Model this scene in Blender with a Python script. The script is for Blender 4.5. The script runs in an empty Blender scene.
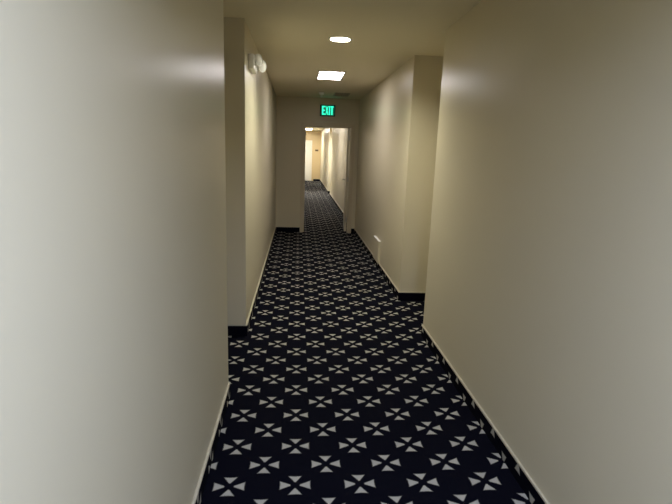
import bpy, bmesh, math
from mathutils import Vector, Matrix

S = bpy.context.scene
COL = S.collection
H = 2.6                        # ceiling height
XL, XR = -0.4353, 1.1528       # corridor side walls
YB, YE, YF = -4.0, 9.524, 25.9 # wall behind the camera, doorway wall, far end wall
TE = 0.12                      # thickness of the doorway wall
LA = (2.9515, 4.0313)          # left door recess
RA = (4.0416, 5.0875)          # right door recess
FA = (17.45, 18.5)              # recess in the far corridor
DEP = 0.36                     # depth of the recesses
OXL, OXR = -1.15, 1.87         # outer faces of the side walls

# ------------------------------------------------------------------ materials
def new_mat(name):
    m = bpy.data.materials.new(name); m.use_nodes = True
    nt = m.node_tree
    return m, nt, nt.nodes['Principled BSDF']

def plain(name, col, rough=0.5, metal=0.0, spec=0.5, noise=0.03, scale=60.0, bump=0.0, dist=0.001):
    m, nt, b = new_mat(name)
    N, L = nt.nodes, nt.links
    tc = N.new('ShaderNodeTexCoord')
    nz = N.new('ShaderNodeTexNoise'); nz.inputs['Scale'].default_value = scale
    nz.inputs['Detail'].default_value = 3
    L.new(tc.outputs['Object'], nz.inputs['Vector'])
    mx = N.new('ShaderNodeMix'); mx.data_type = 'RGBA'
    mx.inputs[6].default_value = [c * (1 - noise) for c in col] + [1]
    mx.inputs[7].default_value = [min(1, c * (1 + noise)) for c in col] + [1]
    L.new(nz.outputs['Fac'], mx.inputs[0]); L.new(mx.outputs[2], b.inputs['Base Color'])
    b.inputs['Roughness'].default_value = rough
    b.inputs['Metallic'].default_value = metal
    b.inputs['Specular IOR Level'].default_value = spec
    if bump:
        bp = N.new('ShaderNodeBump'); bp.inputs['Strength'].default_value = bump
        bp.inputs['Distance'].default_value = dist
        L.new(nz.outputs['Fac'], bp.inputs['Height']); L.new(bp.outputs['Normal'], b.inputs['Normal'])
    return m

def glow(name, col, strength, base=(0.8, 0.8, 0.8)):
    m, nt, b = new_mat(name)
    b.inputs['Base Color'].default_value = (*base, 1)
    b.inputs['Roughness'].default_value = 0.4
    b.inputs['Emission Color'].default_value = (*col, 1)
    b.inputs['Emission Strength'].default_value = strength
    return m

def carpet_mat():
    """Navy carpet woven with a staggered lattice of four-petal crosses (metres in UV)."""
    m, nt, b = new_mat('navy_cross_carpet')
    N, L = nt.nodes, nt.links
    def math_(op, a, c=None, d=None):
        n = N.new('ShaderNodeMath'); n.operation = op
        for i, v in enumerate((a, c, d)):
            if v is None: continue
            if isinstance(v, (int, float)): n.inputs[i].default_value = v
            else: L.new(v, n.inputs[i])
        return n.outputs[0]
    uv = N.new('ShaderNodeUVMap'); uv.uv_map = 'UVMap'
    # slight waviness of the weave
    nz = N.new('ShaderNodeTexNoise'); nz.inputs['Scale'].default_value = 240; nz.inputs['Detail'].default_value = 2
    L.new(uv.outputs[0], nz.inputs['Vector'])
    sx = N.new('ShaderNodeSeparateXYZ'); L.new(uv.outputs[0], sx.inputs[0])
    jit = math_('MULTIPLY', math_('SUBTRACT', nz.outputs['Fac'], 0.5), 0.010)
    X = math_('ADD', sx.outputs[0], jit); Y = math_('ADD', sx.outputs[1], jit)
    PX, PY = 0.322, 0.3205
    def petals(ox, oy):
        u = math_('DIVIDE', math_('SUBTRACT', X, ox), PX); v = math_('DIVIDE', math_('SUBTRACT', Y, oy), PY)
        a = math_('MULTIPLY', math_('ABSOLUTE', math_('SUBTRACT', u, math_('ROUND', u))), PX)
        c = math_('MULTIPLY', math_('ABSOLUTE', math_('SUBTRACT', v, math_('ROUND', v))), PY)
        def wedge(m_, n_, m0, w0, slope, m1, inner):
            side = math_('SUBTRACT', math_('MULTIPLY_ADD', math_('SUBTRACT', m_, m0), slope, w0), n_)
            outer = math_('SUBTRACT', math_('MULTIPLY_ADD', math_('MULTIPLY', n_, n_), 2.0, m1), m_)
            return math_('MINIMUM', math_('MINIMUM', side, outer), math_('SUBTRACT', m_, inner))
        d = math_('MAXIMUM', wedge(a, c, 0.022, 0.0030, 0.49, 0.0735, 0.024),
                  wedge(c, a, 0.022, 0.0020, 0.68, 0.0640, 0.023))
        mr = N.new('ShaderNodeMapRange'); mr.inputs[1].default_value = -0.003; mr.inputs[2].default_value = 0.003
        L.new(d, mr.inputs[0]); return mr.outputs[0]
    mask = math_('MAXIMUM', petals(0.011, 2.405), petals(0.011 + PX / 2, 2.405 + PY / 2))
    fib = N.new('ShaderNodeTexNoise'); fib.inputs['Scale'].default_value = 420; fib.inputs['Detail'].default_value = 4
    L.new(uv.outputs[0], fib.inputs['Vector'])
    def ramp(c0, c1):
        mx = N.new('ShaderNodeMix'); mx.data_type = 'RGBA'
        mx.inputs[6].default_value = (*c0, 1); mx.inputs[7].default_value = (*c1, 1)
        L.new(fib.outputs['Fac'], mx.inputs[0]); return mx.outputs[2]
    navy = ramp(NAVY0, NAVY1)
    beige = ramp(BEIGE0, BEIGE1)
    mx = N.new('ShaderNodeMix'); mx.data_type = 'RGBA'
    L.new(mask, mx.inputs[0]); L.new(navy, mx.inputs[6]); L.new(beige, mx.inputs[7])
    L.new(mx.outputs[2], b.inputs['Base Color'])
    b.inputs['Roughness'].default_value = 0.9
    b.inputs['Specular IOR Level'].default_value = 0.03
    bp = N.new('ShaderNodeBump'); bp.inputs['Strength'].default_value = 0.35; bp.inputs['Distance'].default_value = 0.004
    L.new(fib.outputs['Fac'], bp.inputs['Height']); L.new(bp.outputs['Normal'], b.inputs['Normal'])
    return m

NAVY0, NAVY1 = (0.0012, 0.0013, 0.0036), (0.0042, 0.0045, 0.0100)
BEIGE0, BEIGE1 = (0.25, 0.237, 0.205), (0.50, 0.48, 0.43)
WALL = plain('beige_eggshell_paint', (0.60, 0.545, 0.405), rough=0.32, spec=0.25, noise=0.012, scale=2.0)
WALLF = plain('golden_beige_paint', (0.62, 0.48, 0.27), rough=0.4, noise=0.012, scale=2.0)
CEIL = plain('flat_ceiling_paint', (0.76, 0.705, 0.54), rough=0.75, spec=0.25, noise=0.015, scale=3.0)
CARPET = carpet_mat()
BEAD = plain('cream_vinyl_edging', (0.50, 0.455, 0.35), rough=0.4)
CASING = plain('beige_door_casing_paint', (0.56, 0.49, 0.35), rough=0.33, noise=0.01, scale=8)
LEAF = plain('cream_door_paint', (0.66, 0.60, 0.46), rough=0.3, noise=0.01, scale=8)
WHITEDOOR = plain('white_door_paint', (0.80, 0.77, 0.70), rough=0.35, noise=0.01, scale=8)
WHITE = plain('white_plastic', (0.86, 0.855, 0.83), rough=0.3)
GREYP = plain('grey_plastic', (0.16, 0.155, 0.14), rough=0.45)
STEEL = plain('brushed_steel', (0.62, 0.60, 0.55), rough=0.28, metal=1.0)
REFL = plain('white_reflector', (0.82, 0.81, 0.78), rough=0.4, noise=0.0)
DARK = plain('dark_bronze_plastic', (0.012, 0.014, 0.011), rough=0.45)
VENTM = plain('beige_vent_metal', (0.42, 0.39, 0.31), rough=0.5)
BLACKM = plain('duct_shade_grey', (0.10, 0.095, 0.08), rough=0.8)
WTRIM = plain('white_light_trim', (0.75, 0.73, 0.68), rough=0.4)
CLEAR = plain('lamp_lens_plastic', (0.85, 0.85, 0.83), rough=0.12, noise=0.0)
SIGNM = plain('brown_sign_plate', (0.10, 0.06, 0.03), rough=0.4)
PANEL_N = glow('near_panel_diffuser', (0.86, 1.01, 1.40), 3)
PANEL = glow('panel_diffuser', (1.05, 0.99, 1.00), 25.5)
LENS = glow('downlight_lens', (1.02, 0.99, 0.82), 1180)
LENS_F = glow('doorway_downlight_lens', (1.0, 0.98, 0.90), 220)
LENS_G = glow('far_downlight_lens', (1.0, 0.97, 0.92), 4600)
PANEL_F = glow('far_panel_diffuser', (1.04, 0.99, 1.02), 43)
PANEL_E = glow('end_panel_diffuser', (1.03, 1.0, 0.92), 132)
EXITG = glow('green_exit_letters', (0.03, 0.9, 0.52), 1.6, (0.02, 0.3, 0.2))
EXITB = glow('sign_face_bloom', (0.0, 0.30, 0.18), 0.35, (0.01, 0.05, 0.04))  # dim green emission on the face imitates bloom around the letters

# ------------------------------------------------------------------ mesh helpers
def new_bm():
    bm = bmesh.new(); return bm
def box(bm, lo, hi):
    r = bmesh.ops.create_cube(bm, size=1)
    c = [(a + b) / 2 for a, b in zip(lo, hi)]; s = [abs(b - a) for a, b in zip(lo, hi)]
    for v in r['verts']:
        v.co = Vector((v.co.x * s[0] + c[0], v.co.y * s[1] + c[1], v.co.z * s[2] + c[2]))
    return r['verts']
def prism(bm, poly, z0, z1):
    lo = [bm.verts.new((x, y, z0)) for x, y in poly]; hi = [bm.verts.new((x, y, z1)) for x, y in poly]
    n = len(poly)
    for i in range(n):
        j = (i + 1) % n
        bm.faces.new((lo[i], lo[j], hi[j], hi[i]))
    bm.faces.new(hi); bm.faces.new(lo[::-1])
def lathe(bm, prof, segs=32, M=None, close=False):
    """Revolve (radius, height) pairs about z."""
    rings = []
    for r, z in prof:
        if r < 1e-6:
            rings.append([bm.verts.new((0, 0, z))])
        else:
            rings.append([bm.verts.new((r * math.cos(2 * math.pi * k / segs), r * math.sin(2 * math.pi * k / segs), z)) for k in range(segs)])
    for a, b in zip(rings, rings[1:]):
        for k in range(segs):
            j = (k + 1) % segs
            if len(a) == 1 and len(b) == 1: continue
            if len(a) == 1: bm.faces.new((a[0], b[k], b[j]))
            elif len(b) == 1: bm.faces.new((a[k], a[j], b[0]))
            else: bm.faces.new((a[k], a[j], b[j], b[k]))
    if M is not None:
        for ring in rings:
            for v in ring: v.co = M @ v.co
def tube(bm, p0, p1, r, segs=14):
    p0, p1 = Vector(p0), Vector(p1); d = p1 - p0
    M = Matrix.Translation(p0) @ d.to_track_quat('Z', 'Y').to_matrix().to_4x4()
    lathe(bm, [(0, 0), (r, 0), (r, d.length), (0, d.length)], segs, M)
def bevel(bm, w, seg=2):
    bmesh.ops.bevel(bm, geom=[e for e in bm.edges if len(e.link_faces) == 2 and e.calc_face_angle(0) > 0.6],
                    offset=w, segments=seg, profile=0.5, affect='EDGES', clamp_overlap=True)
def obj(name, bm, mat, parent=None, smooth=False, recalc=True):
    if recalc: bmesh.ops.recalc_face_normals(bm, faces=bm.faces)
    me = bpy.data.meshes.new(name); bm.to_mesh(me); bm.free()
    me.materials.append(mat)
    if smooth:
        for p in me.polygons: p.use_smooth = True
        me.set_sharp_from_angle(angle=math.radians(35))
    o = bpy.data.objects.new(name, me); COL.objects.link(o)
    if parent is not None: o.parent = parent
    return o
def struct(o): o['kind'] = 'structure'; return o
def tag(o, label, cat, group=None):
    o['label'] = label; o['category'] = cat
    if group: o['group'] = group
    return o
def thing(name, loc, label, cat, group=None):
    o = bpy.data.objects.new(name, None); COL.objects.link(o); o.location = loc
    o.empty_display_size = 0.1
    return tag(o, label, cat, group)
def anchor(name, loc):
    o = bpy.data.objects.new(name, None); COL.objects.link(o); o.location = loc
    o.empty_display_size = 0.1; return struct(o)
def dup(root, loc, label, group=None):
    r = root.copy(); COL.objects.link(r); r.location = loc; r['label'] = label
    if group: r['group'] = group
    for ch in list(root.children):
        c = ch.copy(); COL.objects.link(c); c.parent = r
        for g in list(ch.children):
            d = g.copy(); COL.objects.link(d); d.parent = c
    return r

# ------------------------------------------------------------------ room shell
bm = new_bm(); box(bm, (OXL, YB - .15, -0.06), (OXR, YF + .15, 0.0))
uvl = bm.loops.layers.uv.new('UVMap')
for f in bm.faces:
    for l in f.loops: l[uvl].uv = (l.vert.co.x, l.vert.co.y)
struct(obj('floor', bm, CARPET))

DOWN = [(0.352, 4.56), (0.352, 11.3), (0.352, 17.98)]              # recessed cans: holes in the ceiling
HR = 0.088
bm = new_bm()
def quad(x0, x1, y0, y1, z=H):
    bm.faces.new([bm.verts.new(p) for p in ((x0, y0, z), (x0, y1, z), (x1, y1, z), (x1, y0, z))])
ycur = YB - .15
for cx, cy in sorted(DOWN, key=lambda q: q[1]):
    quad(OXL, OXR, ycur, cy - .15); quad(OXL, cx - .15, cy - .15, cy + .15); quad(cx + .15, OXR, cy - .15, cy + .15)
    n = 48; inn, out = [], []
    for k in range(n):
        a = 2 * math.pi * (k + .5) / n; c, s = math.cos(a), math.sin(a); q = .15 / max(abs(c), abs(s))
        inn.append(bm.verts.new((cx + HR * c, cy + HR * s, H))); out.append(bm.verts.new((cx + q * c, cy + q * s, H)))
    for k in range(n):
        j = (k + 1) % n; bm.faces.new((inn[k], inn[j], out[j], out[k]))
    for sx in (-1, 1):
        for sy in (-1, 1):                        # corner slivers of the square
            near = sorted(out, key=lambda v: (v.co - Vector((cx + .15 * sx, cy + .15 * sy, H))).length)[:2]
            bm.faces.new((near[0], near[1], bm.verts.new((cx + .15 * sx, cy + .15 * sy, H))))
    ycur = cy + .15
quad(OXL, OXR, ycur, YF + .15)
# close the slab on top
zt = H + .25
bm.faces.new([bm.verts.new(p) for p in ((OXL, YB - .15, zt), (OXR, YB - .15, zt), (OXR, YF + .15, zt), (OXL, YF + .15, zt))])
for f in bm.faces:
    f.normal_update()
    if f.calc_center_median().z < H + .1 and f.normal.z > 0: f.normal_flip()
struct(obj('ceiling', bm, CEIL, recalc=False))

def side_wall(name, face, outer, mat=WALL):
    bm = new_bm(); prism(bm, face + [(outer, face[-1][1]), (outer, face[0][1])], 0, H)
    return struct(obj(name, bm, mat))
left_face = [(XL, YB), (XL, LA[0]), (XL - DEP, LA[0]), (XL - DEP, LA[1]), (XL, LA[1]), (XL, YE)]
right_face = [(XR, YB), (XR, RA[0]), (XR + DEP, RA[0]), (XR + DEP, RA[1]), (XR, RA[1]), (XR, YE)]
far_left = [(XL, YE + TE), (XL, YF)]
far_right = [(XR, YE + TE), (XR, FA[0]), (XR + DEP, FA[0]), (XR + DEP, FA[1]), (XR, FA[1]), (XR, YF)]
side_wall('wall_left', left_face, OXL)
side_wall('wall_right', right_face, OXR)
side_wall('wall_far_left', far_left, OXL)
side_wall('wall_far_right', far_right, OXR)
bm = new_bm(); box(bm, (OXL, YB - .15, 0), (OXR, YB, H)); struct(obj('wall_back', bm, WALL))
bm = new_bm(); box(bm, (OXL, YF, 0), (OXR, YF + .15, H)); struct(obj('wall_far_end', bm, WALLF))
# doorway wall
DX0, DX1, DZ = 0.115, 1.012, 2.07                # clear opening between the jambs
JT = 0.03
bm = new_bm()
pts = [(OXL, 0), (DX0 - JT, 0), (DX0 - JT, DZ + JT), (DX1 + JT, DZ + JT), (DX1 + JT, 0), (OXR, 0), (OXR, H), (OXL, H)]
fr = [bm.verts.new((x, YE, z)) for x, z in pts]; bk = [bm.verts.new((x, YE + TE, z)) for x, z in pts]
bm.faces.new(fr); bm.faces.new(bk[::-1])
for i in range(8):
    j = (i + 1) % 8; bm.faces.new((fr[i], bk[i], bk[j], fr[j]))
struct(obj('wall_front', bm, WALL))

# carpet base turned up the walls, and its cream edging
def strip_mesh(face, side, t0, t1, z0, z1):
    """Mitred strip standing on a wall's face; side = +1 when the room lies to the right of the path."""
    def normals():
        out = []
        for a, b in zip(face, face[1:]):
            d = Vector((b[0] - a[0], b[1] - a[1])).normalized(); out.append(Vector((d.y, -d.x)) * side)
        return out
    ns = normals()
    def off(t):
        res = []
        for i, p in enumerate(face):
            if i == 0: n = ns[0]; res.append(Vector(p) + n * t)
            elif i == len(face) - 1: res.append(Vector(p) + ns[-1] * t)
            else: res.append(Vector(p) + (ns[i - 1] + ns[i]) * t)      # right-angled corners
        return res
    A, B = off(t0), off(t1)
    bm = new_bm(); uvl = bm.loops.layers.uv.new('UVMap')
    for i in range(len(face) - 1):
        n = ns[i]
        v = [bm.verts.new((p.x, p.y, z)) for z in (z0, z1) for p in (A[i], A[i + 1], B[i + 1], B[i])]
        fs = [(0, 1, 5, 4), (3, 2, 6, 7), (4, 5, 6, 7), (0, 1, 2, 3)]
        if i == 0: fs.append((0, 3, 7, 4))
        if i == len(face) - 2: fs.append((1, 2, 6, 5))
        for q in fs:
            f = bm.faces.new([v[k] for k in q])
            for l in f.loops:
                c = l.vert.co
                # along the corridor the weave turns up the wall; the short cross pieces are cut from the plain ground
                l[uvl].uv = (c.x - n.x * (c.z + .03), c.y) if abs(n.x) > .5 else (c.x, 2.405 + .5 * .16 + (c.z - .047) * .12)
    bmesh.ops.remove_doubles(bm, verts=bm.verts, dist=1e-5)
    return bm
BZ = 0.094
CAS = 0.07
runs = [('left', left_face, 1), ('right', right_face, -1),
        ('front_left', [(XL + .012, YE), (DX0 - CAS, YE)], 1), ('front_right', [(DX1 + CAS, YE), (XR - .012, YE)], 1),
        ('far_left', far_left, 1), ('far_right', far_right, -1),
        ('far_end', [(0.80, YF), (XR - .012, YF)], 1), ('back', [(XL + .012, YB), (XR - .012, YB)], -1)]
for k, (nm, face, sd) in enumerate(runs):
    struct(obj('baseboard_' + nm, strip_mesh(face, sd, 0.0, 0.009, 0.0, BZ), CARPET))
    struct(obj('trim_%d' % (k + 1), strip_mesh(face, sd, 0.0, 0.011, BZ, BZ + 0.010), BEAD))

# ------------------------------------------------------------------ doors
def lever(parent, name, p, nx, ny, dirv):
    """Lever handle: rose at p, spindle along (nx,ny), lever along dirv."""
    n = Vector((nx, ny, 0)); d = Vector(dirv)
    bm = new_bm(); P = Vector(p)
    tube(bm, P, P + n * .012, .027, 20); tube(bm, P + n * .008, P + n * .058, .010)
    tube(bm, P + n * .052 - d * .012, P + n * .052 + d * .115, .011)
    return obj(name, bm, STEEL, parent, True)

# door_1: the doorway ahead, its leaf swung open into the far corridor
d1 = anchor('door_1', (DX0, YE, 0))
o = Vector(d1.location)
def rel(a): return tuple(Vector(a) - o)
bm = new_bm()
for x0, x1 in ((DX0 - JT, DX0), (DX1, DX1 + JT)): box(bm, rel((x0, YE - .002, 0)), rel((x1, YE + TE + .002, DZ + JT)))
box(bm, rel((DX0, YE - .002, DZ)), rel((DX1, YE + TE + .002, DZ + JT)))
for x0, x1 in ((DX0, DX0 + .013), (DX1 - .013, DX1)): box(bm, rel((x0, YE + .035, 0)), rel((x1, YE + .075, DZ)))
box(bm, rel((DX0 + .013, YE + .035, DZ - .013)), rel((DX1 - .013, YE + .075, DZ)))
obj('jamb', bm, CASING, d1)
for y0, y1 in ((YE - .018, YE - .002), (YE + TE + .002, YE + TE + .018)):
    bm = new_bm()
    for x0, x1 in ((DX0 - CAS, DX0 - .006), (DX1 + .006, DX1 + CAS)): box(bm, rel((x0, y0, 0)), rel((x1, y1, DZ + CAS)))
    box(bm, rel((DX0 - .006, y0, DZ + .006)), rel((DX1 + .006, y1, DZ + CAS)))
    bevel(bm, .004, 2); obj('casing', bm, CASING, d1)
LX0, LX1 = DX1 - .058, DX1 - .014                 # the open leaf stands a little past square to the wall
LY0, LY1 = YE + TE + .022, YE + TE + .022 + .85
SWING = Matrix.Translation(Vector(rel((LX1, LY0, 0)))) @ Matrix.Rotation(math.radians(-4.0), 4, 'Z')
def leaf(x, y, z): return Vector((x - LX1, y - LY0, z))
bm = new_bm(); box(bm, leaf(LX0, LY0, .012), leaf(LX1, LY1, DZ - .006)); bevel(bm, .002, 1)
lf = obj('door_leaf', bm, LEAF, d1); lf.matrix_local = SWING
lever(lf, 'lever_handle', leaf(LX0, LY1 - .07, 1.02), -1, 0, (0, -1, 0))
lever(lf, 'lever_handle', leaf(LX1, LY1 - .07, 1.02), 1, 0, (0, -1, 0))
bm = new_bm(); box(bm, leaf(LX0 + .008, LY1 - .001, .95), leaf(LX1 - .008, LY1 + .002, 1.09)); obj('latch_plate', bm, STEEL, lf)
for z in (.2, 1.02, 1.83):
    bm = new_bm(); tube(bm, rel((LX1 + .006, LY0 - .012, z)), rel((LX1 + .006, LY0 - .012, z + .1)), .008)
    box(bm, rel((LX1 - .03, LY0 - .0025, z)), rel((LX1 + .006, LY0, z + .1)))
    obj('hinge', bm, STEEL, d1)

def flat_door(name, c, w, ax, mat, hside, depth=0.02):
    """Closed door with casing standing on a wall face; c = centre of its foot, ax = outward normal."""
    r = anchor(name, c)
    n = Vector(ax); t = Vector((-n.y, n.x, 0)); M = Matrix((t, n, Vector((0, 0, 1)))).transposed().to_4x4()
    def b(bm, lo, hi):
        for v in box(bm, lo, hi): v.co = M @ v.co
    bm = new_bm()
    for s in (-1, 1):
        xs = sorted((s * w / 2, s * (w / 2 + .065))); b(bm, (xs[0], 0, 0), (xs[1], .03, 2.04 + .065))
    b(bm, (-w / 2, 0, 2.04), (w / 2, .03, 2.105)); bevel(bm, .004, 2)
    obj('casing', bm, CASING if mat is LEAF else mat, r)
    bm = new_bm(); b(bm, (-w / 2 + .003, 0, .012), (w / 2 - .003, depth, 2.037))
    bevel(bm, .002, 1)
    lf = obj('door_leaf', bm, mat, r)
    bm = new_bm(); px = hside * (w / 2 - .07); P = Vector((px, depth, 1.02))
    tube(bm, M @ P, M @ (P + Vector((0, .012, 0))), .027, 20); tube(bm, M @ P, M @ (P + Vector((0, .055, 0))), .01)
    q = P + Vector((0, .05, 0)); tube(bm, M @ (q + Vector((hside * .012, 0, 0))), M @ (q - Vector((hside * .115, 0, 0))), .011)
    obj('lever_handle', bm, STEEL, lf, True)
    return r
flat_door('door_2', (0.195, YF, 0), .88, (0, -1, 0), WHITEDOOR, -1)
flat_door('door_3', (XL - DEP, sum(LA) / 2, 0), .86, (1, 0, 0), LEAF, 1)
flat_door('door_4', (XR + DEP, sum(RA) / 2, 0), .86, (-1, 0, 0), LEAF, -1)
flat_door('door_5', (XR + DEP, sum(FA) / 2, 0), .91, (-1, 0, 0), LEAF, -1)

# ------------------------------------------------------------------ ceiling fittings
def downlight(loc, label, lens):
    t = thing('recessed_downlight', (*loc, H), label, 'ceiling light', 'round ceiling downlights')
    bm = new_bm(); lathe(bm, [(HR - .002, .004), (HR - .002, -.004), (HR + .004, -.007), (HR + .018, -.004), (HR + .022, .0), (HR - .002, .004)], 48)
    obj('trim_ring', bm, WTRIM, t, True)
    bm = new_bm(); lathe(bm, [(HR - .003, -.002), (HR - .007, .025), (HR - .016, .052), (.066, .067), (.064, .070), (HR - .014, .056), (HR - .005, .03), (HR, -.002)], 48)
    obj('reflector', bm, REFL, t, True)
    bm = new_bm(); lathe(bm, [(0, 0), (.025, .001), (.045, .004), (.055, .010), (0, .022)], 40,
          Matrix.Translation((.006, 0, .032)) @ Matrix.Rotation(math.radians(5), 4, 'Y'))
    obj('lens', bm, lens, t, True)
    return t
downlight(DOWN[0], 'round white downlight in the ceiling nearest the camera, ahead of the square-cornered panel', LENS)

downlight(DOWN[1], 'round downlight right behind the doorway wall, over the open door leaf', LENS_F)
downlight(DOWN[2], 'round downlight in the far corridor beside the recess in its right wall', LENS_G)

def panel(loc, label, diff, w=.305, l=.66):
    t = thing('ceiling_panel_light', (*loc, H), label, 'ceiling light', 'rectangular ceiling panel lights')
    bm = new_bm(); b = .022; x, y = w / 2 + b, l / 2 + b
    for lo, hi in (((-x, -y, -.012), (-w / 2, y, 0)), ((w / 2, -y, -.012), (x, y, 0)), ((-w / 2, -y, -.012), (w / 2, -l / 2, 0)), ((-w / 2, l / 2, -.012), (w / 2, y, 0))): box(bm, lo, hi)
    obj('frame', bm, WTRIM, t)
    bm = new_bm(); box(bm, (-w / 2, -l / 2, -.009), (w / 2, l / 2, -.001)); obj('diffuser', bm, diff, t)
    return t
panel((0.400, 6.67), 'bright rectangular panel light in the ceiling beyond the round downlight', PANEL)
near = panel((0.38, -0.36), 'rectangular ceiling panel light overhead at the camera end of the corridor', PANEL_N)
ld = bpy.data.lights.new('ceiling_panel_lamp', 'AREA'); ld.shape = 'RECTANGLE'; ld.size = .30; ld.size_y = .65
ld.energy = 70; ld.color = (0.86, 1.01, 1.42); ld.spread = math.radians(158)
lo = bpy.data.objects.new('ceiling_panel_lamp', ld); COL.objects.link(lo); lo.parent = near; lo.location = (0, 0, -.0135)
panel((0.40, 13.4), 'rectangular ceiling panel light just beyond the doorway, above the far corridor', PANEL_F)
panel((0.47, 24.0), 'small bright panel light in front of the golden end wall, far beyond the doorway', PANEL_E)

# sprinkler
t = thing('ceiling_sprinkler', (0.374, 8.67, H), 'small white sprinkler head on the ceiling before the exit sign', 'sprinkler')
bm = new_bm(); lathe(bm, [(0, 0), (.050, 0), (.048, -.016), (.036, -.034), (.018, -.042), (0, -.042)], 28); obj('escutcheon', bm, WHITE, t, True)
bm = new_bm(); lathe(bm, [(.011, -.03), (.011, -.05), (0, -.05)], 16)
for s in (-1, 1): tube(bm, (s * .009, 0, -.048), (s * .013, 0, -.068), .003, 8)
tube(bm, (-.013, 0, -.068), (.013, 0, -.068), .004, 8)
obj('frame_arms', bm, WHITE, t, True)
bm = new_bm(); lathe(bm, [(0, -.070), (.022, -.071), (.024, -.074), (0, -.075)], 20); obj('deflector', bm, WHITE, t, True)

# ceiling vent
t = thing('ceiling_vent', (0.735, 8.83, H), 'slotted grey air vent flush in the ceiling before the exit sign', 'vent')
w, l = .27, .46
bm = new_bm()
for lo, hi in (((-w / 2, -l / 2, -.008), (-w / 2 + .02, l / 2, 0)), ((w / 2 - .02, -l / 2, -.008), (w / 2, l / 2, 0)),
               ((-w / 2 + .02, -l / 2, -.008), (w / 2 - .02, -l / 2 + .02, 0)), ((-w / 2 + .02, l / 2 - .02, -.008), (w / 2 - .02, l / 2, 0))): box(bm, lo, hi)
obj('frame', bm, VENTM, t)
bm = new_bm(); box(bm, (-w / 2 + .02, -l / 2 + .02, -.0015), (w / 2 - .02, l / 2 - .02, -.0005)); obj('duct_shade_sheet', bm, BLACKM, t)  # flat dark sheet paints the shade behind the louvers; ceiling is uncut here
bm = new_bm()
for k in range(14):
    y = -l / 2 + .035 + k * (l - .07) / 13
    for v in box(bm, (-w / 2 + .02, -.010, -.0008), (w / 2 - .02, .010, .0008)):
        v.co = Matrix.Translation((0, y, -.0055)) @ Matrix.Rotation(.35, 4, 'X') @ v.co
obj('louvers', bm, VENTM, t)

# ------------------------------------------------------------------ EXIT sign
EX, EZ = 0.537, 2.368
t = thing('exit_sign', (EX, YE, EZ - .105), 'lit green EXIT sign on the wall above the doorway', 'exit sign')
bm = new_bm(); box(bm, (-.145, -.045, 0), (.145, 0, .21)); bevel(bm, .008, 2); obj('housing', bm, DARK, t)
bm = new_bm(); box(bm, (-.125, -.048, .016), (.125, -.043, .194)); obj('face', bm, EXITB, t)
def letter(bm, x0, ch, w, h=.160, s=.023, z0=.025):
    y0, y1 = -.054, -.0475
    B = lambda a, c, b, d: box(bm, (x0 + a, y0, z0 + b), (x0 + c, y1, z0 + d))
    if ch == 'E':
        B(0, s, 0, h)
        for zc in (0, h / 2 - s / 2, h - s): B(s, w, zc, zc + s)
    elif ch == 'I': B(w / 2 - s / 2, w / 2 + s / 2, 0, h)
    elif ch == 'T': B(w / 2 - s / 2, w / 2 + s / 2, 0, h - s); B(0, w, h - s, h)
    elif ch == 'X':
        for a, c in ((0, w), (w, 0)):
            q = s * .62
            vs = []
            for y in (y0, y1):
                vs.append([bm.verts.new((x0 + xx, y, z0 + zz)) for xx, zz in ((a - q + (q if a == 0 else 0) , 0), (a + q - (q if a else 0), 0), (c + q - (q if c else 0), h), (c - q + (q if c == 0 else 0), h))])
            f, k = vs; bm.faces.new(f); bm.faces.new(k[::-1])
            for i in range(4): bm.faces.new((f[i], k[i], k[(i + 1) % 4], f[(i + 1) % 4]))
x = -.108
for ch, w in (('E', .054), ('X', .060), ('I', .024), ('T', .054)):
    bm = new_bm(); letter(bm, x, ch, w); obj('letter', bm, EXITG, t); x += w + .008

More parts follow.
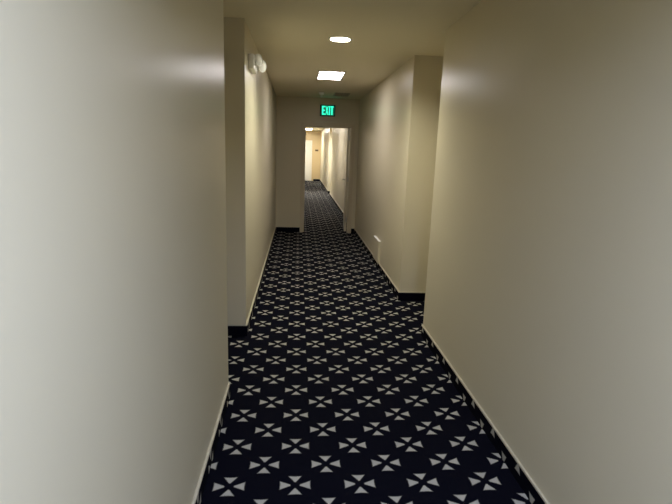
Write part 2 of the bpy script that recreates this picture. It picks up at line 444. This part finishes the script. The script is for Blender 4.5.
# ------------------------------------------------------------------ emergency light on the left wall
EY, EZ2 = 4.43, 2.275
t = thing('emergency_light', (XL, EY, EZ2), 'white emergency light with two lamp heads high on the left wall', 'emergency light')
bm = new_bm(); box(bm, (-.001, -.15, 0), (.052, .19, .118)); bevel(bm, .012, 3); obj('housing', bm, WHITE, t, True)
bm = new_bm(); box(bm, (.051, -.01, .03), (.055, .04, .05)); bevel(bm, .001, 1); obj('test_button', bm, GREYP, t)
for y, px, pz, dv in ((-.085, .070, .075, (.80, -.58, .10)), (.15, .084, .066, (.75, -.62, -.1))):
    d = Vector(dv).normalized(); P = Vector((.045, y, pz))
    M = Matrix.Translation((px, y, pz)) @ d.to_track_quat('Z', 'Y').to_matrix().to_4x4()
    bm = new_bm(); tube(bm, P, Vector((px, y, pz)), .016)
    lathe(bm, [(0, -.040), (.026, -.038), (.041, -.026), (.048, .004), (.051, .022), (.047, .024), (.044, .018)], 28, M)
    hd = obj('lamp_head', bm, WHITE, t, True)
    bm = new_bm(); lathe(bm, [(.046, .017), (.038, .024), (.020, .029), (0, .031)], 28, M); obj('lens', bm, CLEAR, hd, True)

# ------------------------------------------------------------------ low cover on the right wall, plate in the far corridor
t = thing('wall_cover', (XR, 6.66, BZ + .012), 'shallow beige box cover standing low against the right wall', 'wall cover')
bm = new_bm(); box(bm, (-.030, -.22, 0), (0, .22, .305)); obj('body', bm, WALL, t)
bm = new_bm(); box(bm, (-.034, -.224, .305), (0, .224, .316)); bevel(bm, .002, 1); obj('top_cap', bm, WHITE, t)

t = thing('room_sign', (0.95, YF, 1.60), 'small dark sign plate on the golden end wall beside the white door', 'sign')
bm = new_bm(); box(bm, (-.085, -.012, -.045), (.085, 0, .045)); bevel(bm, .004, 1); obj('plate', bm, SIGNM, t)

# ------------------------------------------------------------------ world, camera, view
w = bpy.data.worlds.new('World'); S.world = w; w.use_nodes = True
w.node_tree.nodes['Background'].inputs[0].default_value = (0, 0, 0, 1)

f, yaw, pit, rol, hc = 478.84, 0.0831, 0.2086, 0.0349, 1.6258
F = Vector((math.sin(yaw) * math.cos(pit), math.cos(yaw) * math.cos(pit), -math.sin(pit)))
R = Vector((math.cos(yaw), -math.sin(yaw), 0)); U = R.cross(F)
R2 = R * math.cos(rol) + U * math.sin(rol); U2 = U * math.cos(rol) - R * math.sin(rol)
cam = bpy.data.cameras.new('Camera'); co = bpy.data.objects.new('Camera', cam); COL.objects.link(co)
co.matrix_world = Matrix.Translation((0, 0, hc)) @ Matrix((R2, U2, -F)).transposed().to_4x4()
cam.sensor_width = 36; cam.sensor_fit = 'HORIZONTAL'; cam.lens = f * 36 / 672; cam.clip_start = .02
S.camera = co
S.view_settings.view_transform = 'Standard'; S.view_settings.look = 'None'
S.view_settings.gamma = 1; S.view_settings.use_curve_mapping = False
S.view_settings.exposure = 0.0
S.cycles.diffuse_bounces = 8; S.cycles.glossy_bounces = 6; S.cycles.max_bounces = 12
